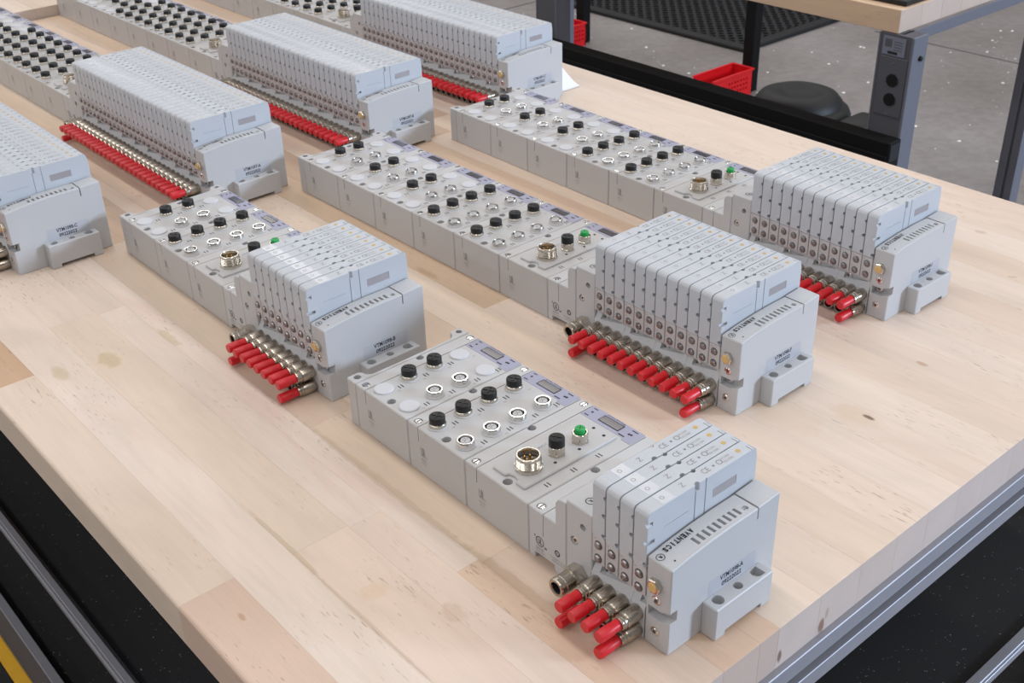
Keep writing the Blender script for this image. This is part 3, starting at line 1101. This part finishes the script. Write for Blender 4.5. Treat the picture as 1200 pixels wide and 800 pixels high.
def manifold(label, code, kinds, nv, near_xy, yaw, modules=True):
    n = len(kinds) + (1 if modules else 0)
    xe = P * n + XV + VP * nv + EW
    c, s_ = math.cos(yaw), math.sin(yaw)
    lx, ly = xe, -1.0
    ox, oy = near_xy[0] - (c * lx - s_ * ly), near_xy[1] - (s_ * lx + c * ly)
    t = thing('valve_manifold', label, 'manifold', (ox, oy, 0.02), yaw, 'pneumatic valve manifolds set out on the workbench')
    if modules:
        put('end_cover', 'cover', t)
        for k, kd in enumerate(kinds):
            io_block(t, P * k, kd)
        coupler(t, P * (n - 1))
    xa = P * n
    a = put('adapter', 'adapter_low', t, (xa, 0, 0))
    put('wall', 'adapter_mid', a)
    put('block', 'adapter_tall', a)
    put('type_print', 'adapter_print', a)
    put('printed_logo', 'adapter_logo', a)
    put('approval_mark', 'adapter_ul', a)
    put('port_print', 'adapter_ports', a)
    put('screw', 'screw', a, (5.4, 3.9, H - 0.9))
    put('screw', 'screwy', a, (33.2, 1.0, 28.6))
    x = xa + XV
    put('supply_fitting', 'bigfit', t, (x - 8.2, 0, 11.2))
    left = nv
    xb = x
    while left > 0:
        k = min(3, left)
        bp = put('base_plate', 'base%d' % k, t, (xb, 0, 0))
        put('screw', 'screwy', bp, (6.9, 3.2, 21.2))
        xb += k * VP
        left -= k
    for k in range(nv):
        vx = x + k * VP
        v = put('valve', 'valve', t, (vx, 0, 0))
        put('printed_label', 'valve_print', v)
        put('indicator', 'valve_dot', v)
        if k == nv - 1:
            put('type_plate', 'type_plate', v)
        p = put('override_panel', 'panel', t, (vx, 0, 0))
        put('button', 'button', p, (4.25, -0.6, 36.4))
        put('button', 'button', p, (4.25, -0.6, 28.6))
        for z in (14.0, 4.3):
            shut = z > 10 or k in (0, nv - 1)
            f = put('push_in_fitting', 'fitting' if shut else 'openfit', t, (vx + 4.28, -0.3, z))
            if shut:
                put('red_plug', 'plug', f)
    x = xa + XV + VP * nv
    e = put('end_plate', 'end_plate', t, (x, 0, 0))
    put('printed_logo', 'end_print', e)
    put('hex_plug', 'hexplug', e, (6.4, -1, 36.9))
    put('screw', 'screwy', e, (7.0, -0.9, 28.4))
    put('screw', 'screwy', e, (7.0, -0.9, 9.8))
    put('screw', 'screwy', e, (5.6, 3.2, 20.2))
    put('screw', 'screw', e, (10.6, 52.4, 51.9)).scale = (0.65, 0.65, 0.65)
    obj('name_label', name_label(code), e)
    put('mounting_foot', 'foot', t, (x, 0, 0))
    return t


G5 = ['mid', 'mid', 'mid', 'full', 'full']
G7 = ['midcap'] * 3 + ['allcap'] * 4
manifold('shortest grey manifold, four valve slices, nearest the camera at the bench end', 'VTM1098-A', ['mid', 'full'], 4, (244.8, -1.0), 0.0)
manifold('grey manifold with eight valve slices standing directly behind the nearest, shortest one', 'VTM1098-B', ['mid', 'full'], 8, (-33.6, 3.0), 0.0027)
manifold('grey manifold cut off by the left edge of the picture', 'VTM1098-C', [], 27, (-339.0, -73.2), 0.004, modules=False)
manifold('long grey manifold with black caps, left of the three with twenty seven slices', 'VTM1097-A', G7, 27, (-345.6, 90.2), 0.008)
manifold('twelve slice grey manifold in the middle of the bench, red plugs towards the camera', 'VTM1098-F', G5, 12, (143.0, 169.4), 0.0086)
manifold('twelve slice grey manifold at the right, beside the far edge of the bench', 'VTM1098-I', G5, 12, (138.6, 328.3), -0.0087)
manifold('long grey manifold with black caps, middle of the three with twenty seven slices', 'VTM1097-B', G7, 27, (-351.5, 255.6), 0.010)
manifold('long grey manifold at the top of the picture, nearest the red bins', 'VTM1097-C', G7, 27, (-351.5, 420.6), 0.006)

# ------------------------------------------------------------------ paper behind the far manifold
mb = MB()
vs, fs = [], []
NS = 14
for k in range(NS + 1):
    t = k / NS
    x = -385 + 26 * t
    z = 15 * (1 - t) ** 2 + 0.6 + 3.0 * math.sin(3.1 * t) * (1 - t)
    for y in (499, 524):
        vs.append((x, y + 3 * t, z))
for k in range(NS):
    fs.append((2 * k, 2 * k + 2, 2 * k + 3, 2 * k + 1))
nb_ = len(vs)
vs += [(a, b, c - 0.3) for a, b, c in vs]
fs += [tuple(nb_ + q for q in f[::-1]) for f in fs]
mb.add(vs, fs, 'paper_white')
pp = obj('paper_sheet', mb.mesh('paper_sheet', smooth=60))
tag(pp, 'small curled white sheet of paper behind the farthest manifold', 'paper')

# ------------------------------------------------------------------ far bench
fb = thing('far_bench', 'grey legged workbench with thick wooden top standing across the aisle', 'workbench', (-600, 1150, FZ))


def fpart(name, mb, smooth=32):
    return obj(name, mb.mesh(name, smooth=smooth), fb, (600, -1150, 0))


for k in range(9):
    y = 1007 + 48 * k
    pl = fpart('plank', MB().box(-1420, -287, y + 0.06, y + 47.94, BZ - 29, BZ, 'maple_plain', 0.4), 0)
    c = [(218, 188, 158), (222, 194, 166), (212, 182, 156)][k % 3]
    pl.color = (lin(c[0]), lin(c[1]), lin(c[2]), 1)
fpart('apron', MB().box(-284, -280, 1010, 1436, BZ - 44, BZ - 29.5, 'leg_grey', 0.5))
leg_xy = [(-311, 1004), (-961, 1004)]
for (lx, ly) in leg_xy:
    mb = MB()
    mb.box(lx, lx + 2, ly, ly + 32, 0, BZ - 29.5, 'leg_grey')
    mb.box(lx + 2, lx + 46, ly + 0.6, ly + 31, 0, BZ - 29.5, 'leg_dark')
    mb.box(lx + 46, lx + 50, ly - 0.5, ly + 32, 0, BZ - 29.5, 'leg_grey', 0.8)
    fpart('leg', mb)
for lx in (-311, -1335):
    mb = MB()
    ly = 1395
    mb.prism([(lx, ly), (lx + 13, ly), (lx + 13, ly + 4), (lx + 17, ly + 4), (lx + 17, ly), (lx + 29, ly), (lx + 29, ly + 26), (lx, ly + 26)], 'z', 0, BZ - 29.5, 'leg_grey', 0.3)
    fpart('leg', mb)
mb = MB()
mb.box(-975, -258, 977, 1003, BZ - 250, BZ - 158, 'bench_black', 1.2)
mb.box(-975, -260, 974.5, 977.5, BZ - 245, BZ - 176, 'bench_black', 0.8)
st = fpart('stretcher', mb)
obj('end_cap', MB().box(-258.2, -257, 979, 999, BZ - 184, BZ - 162, 'rubber', 1.0).mesh('end_cap'), st)
# duplex outlet plate on the near leg
ol = fpart('outlet_plate', MB().box(-305, -266, 1003.4, 1004.8, BZ - 134, BZ - 58, 'leg_dark', 0.4))
for zc in (-87, -112):
    mb = MB()
    mb.lathe([(8.6, 0), (8.6, 1.0), (0, 1.0)], (-284, 1003.4, BZ + zc), '-y', 'black_plastic', 8, math.pi / 8)
    mb.box(-276.5, -275, 1002.2, 1003, BZ + zc - 4, BZ + zc + 3, 'chrome')
    obj('socket', mb.mesh('socket'), ol)
for zc in (-66, -131):
    mb = MB()
    mb.lathe([(1.3, 0), (1.3, 0.5), (0, 0.8)], (-285, 1003.4, BZ + zc), '-y', 'chrome', 10)
    obj('screw', mb.mesh('screw'), ol)
mb = MB()
mb.box(-304, -272, 1003.2, 1004.6, BZ - 56, BZ - 33, 'sticker')
for k in range(4):
    mb.box(-288, -276, 1003.1, 1003.3, BZ - 39 - 3.4 * k, BZ - 37.8 - 3.4 * k, 'leg_dark')
mb.box(-301, -291, 1003.1, 1003.3, BZ - 46, BZ - 36, 'leg_dark')
mb.box(-296, -282, 1003.1, 1003.3, BZ - 54.5, BZ - 51, 'ink')
fpart('sticker', mb, 0)
fpart('knob', MB().lathe([(3.4, 0), (3.4, 2.4), (2.4, 3.4), (0, 3.4)], (-261, 1022, BZ - 58), 'x', 'black_plastic', 14))
tr = obj('tray', MB().box(-470, -292, 1024, 1120, 0, 7, 'black_plastic', 1.0).mesh('tray'), None, (0, 0, 0.1))
tag(tr, 'flat black tray lying on top of the bench across the aisle', 'tray')

# ------------------------------------------------------------------ floor mat with drain holes
mb = MB()
mx1, my0, cell = -1856, 2716, 42.0
nx, ny = 34, 20
mx0, my1 = mx1 - 60 - nx * cell, my0 + 60 + ny * cell
zt = FZ + 14
for (a, b, c, d) in ((mx0 - 30, mx1, my0, my0 + 45), (mx1 - 45, mx1, my0 + 45, my1)):
    mb.box(a, b, c, d, FZ + 0.2, zt, 'rubber', 3)
for i in range(nx):
    for j in range(ny):
        cx = mx1 - 45 - cell * (i + 0.5)
        cy = my0 + 45 + cell * (j + 0.5)
        vs, fs = [], []
        for k in range(8):
            a = 2 * math.pi * (k + 0.5) / 8
            sq = max(abs(math.cos(a)), abs(math.sin(a)))
            vs.append((cx + cell / 2 * math.cos(a) / sq, cy + cell / 2 * math.sin(a) / sq, zt))
            vs.append((cx + 12.5 * math.cos(a), cy + 12.5 * math.sin(a), zt))
            vs.append((cx + 12.5 * math.cos(a), cy + 12.5 * math.sin(a), FZ + 2))
        for k in range(8):
            q = (k + 1) % 8
            fs.append((3 * k, 3 * q, 3 * q + 1, 3 * k + 1))
            fs.append((3 * k + 1, 3 * q + 1, 3 * q + 2, 3 * k + 2))
        mb.add(vs, fs, 'rubber')
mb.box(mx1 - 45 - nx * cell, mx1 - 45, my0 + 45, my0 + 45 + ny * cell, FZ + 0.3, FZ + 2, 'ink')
fm = obj('floor_mat', mb.mesh('floor_mat', smooth=0))
tag(fm, 'black perforated rubber mat lying on the concrete floor', 'mat')

# ------------------------------------------------------------------ posts and red bins on the floor
for (px, py, lab) in ((-1610, 2418, 'thin black upright rising behind the nearer red bin'), (-2330, 2425, 'thin black upright rising behind the farther red bin')):
    po = obj('rack_post', MB().box(px - 18, px + 18, py, py + 34, FZ, 380, 'bench_black', 1.5).mesh('rack_post'))
    tag(po, lab, 'post', 'black uprights of the rack')


def red_bin(x0, x1, y0, y1, lab):
    t = thing('red_bin', lab, 'bin', ((x0 + x1) / 2, (y0 + y1) / 2, FZ), 0, 'red bins on the floor')
    w, d, h, tk = (x1 - x0) / 2, (y1 - y0) / 2, 77, 3.0
    body = MB()
    body.box(-w, w, -d, d, 0.2, 3, 'sticker')
    body.box(-w, -w + tk, -d, d, 3, h, 'bin_red')
    body.box(-w, w, -d, -d + tk, 3, h - 6, 'bin_red')
    body.box(-w, w, d - tk, d, 3, h, 'bin_red')
    obj('body', body.mesh('body'), t)
    side = MB().box(w - tk, w, -d, d, 3, h, 'bin_red')
    cut = MB()
    for i in range(7):
        for j in range(3):
            cut.box(w - 9, w + 9, -20 + 13 * i, -13 + 13 * i, 24 + 14 * j, 32 + 14 * j, 'bin_red')
    obj('slotted_side', carve(side.mesh('slotted_side'), cut), t)
    rim = MB()
    for (a, b, c, e) in ((-w - 4, -w + tk, -d - 4, d + 4), (w - tk, w + 4, -d - 4, d + 4), (-w, w, d - tk, d + 4)):
        rim.box(a, b, c, e, h, h + 5, 'bin_red', 1.2)
    obj('rim', rim.mesh('rim'), t)


red_bin(-1651, -1576, 2229, 2405, 'red slotted plastic bin on the floor beside the black stool seat')
red_bin(-2355, -2282, 2280, 2408, 'red plastic bin on the floor just right of the farthest manifold')

# ------------------------------------------------------------------ stool
st = thing('stool', 'black moulded work stool seen beyond the black stretcher, beside the grey leg', 'stool', (-765, 1500, FZ - 0))
seat = MB()
seat.lathe([(0, 395), (74, 395), (90, 388), (95, 376), (90, 364), (80, 360)], (0, 0, 0), 'z', 'chair_black', 36)
seat.lathe([(84, 384), (82, 400), (72, 412), (56, 418), (44, 418), (34, 413), (22, 409), (0, 408)], (-6, 0, 0), 'z', 'chair_black', 36)
obj('seat', seat.mesh('seat', smooth=60), st)
obj('arm_pad', MB().box(108, 165, -40, 40, 380, 398, 'chair_black', 9, 3).mesh('arm_pad', smooth=60), st)
obj('arm_bracket', MB().box(50, 140, -10, 10, 362, 382, 'bench_black', 2).mesh('arm_bracket'), st)
obj('column', MB().lathe([(0, 60), (14, 60), (14, 240), (10, 242), (10, 362), (0, 362)], (0, 0, 0), 'z', 'bench_black', 18).mesh('column'), st)
hub = MB().lathe([(0, 40), (24, 40), (22, 70), (0, 72)], (0, 0, 0), 'z', 'bench_black', 18)
obj('hub', hub.mesh('hub'), st)
for k in range(5):
    a = 2 * math.pi * k / 5
    mb = MB().prism([(0, 42), (130, 30), (138, 36), (138, 44), (0, 62)], 'y', -9, 9, 'bench_black', 1.5)
    lo = obj('base_arm', mb.mesh('base_arm'), st, (0, 0, 0), a)
    mb = MB().lathe([(0, -8), (15, -8), (15, 8), (0, 8)], (130, 0, 15), 'y', 'rubber', 14)
    obj('castor', mb.mesh('castor'), lo)

# ------------------------------------------------------------------ floor marking and mat beside the bench
mb = MB()
mb.box(-1500, 300, -420, -102, FZ + 0.2, FZ + 9, 'mat_black', 2)
fm2 = obj('fatigue_mat', mb.mesh('fatigue_mat'))
tag(fm2, 'black mat with yellow edge on the floor by the long side of the bench', 'mat')
obj('yellow_edge', MB().box(-1500, 300, -101.9, -84, FZ + 0.2, FZ + 9, 'yellow_paint', 2).mesh('yellow_edge'), fm2)

# ------------------------------------------------------------------ scraps on the floor
vs, fs = [], []
spots = [(-1560, 2900, 520, 520, 26), (-1200, 3400, 430, 330, 60), (-900, 3000, 420, 300, 26), (-1950, 2420, 420, 170, 30),
         (-1100, 2500, 500, 400, 26), (-2500, 2560, 300, 150, 14)]
for (cx, cy, sx, sy, n) in spots:
    for k in range(n):
        x, y = cx + rnd.gauss(0, 0.5) * sx, cy + rnd.gauss(0, 0.5) * sy
        r = rnd.choice((1.8, 2.2, 2.8, 3.4, 4.5, 6))
        b = len(vs)
        m_ = 6
        for j in range(m_):
            a = 2 * math.pi * j / m_
            q = r * rnd.uniform(0.7, 1.1)
            vs.append((x + q * math.cos(a), y + q * math.sin(a), FZ + 0.4))
        vs.append((x, y, FZ + 0.4 + r * 0.5))
        for j in range(m_):
            fs.append((b + j, b + (j + 1) % m_, b + m_))
dm = MB().add(vs, fs, 'debris_white')
db = obj('floor_scraps', dm.mesh('floor_scraps', smooth=0))
tag(db, 'tiny white scraps scattered over the grey concrete floor', 'scraps', kind='stuff')
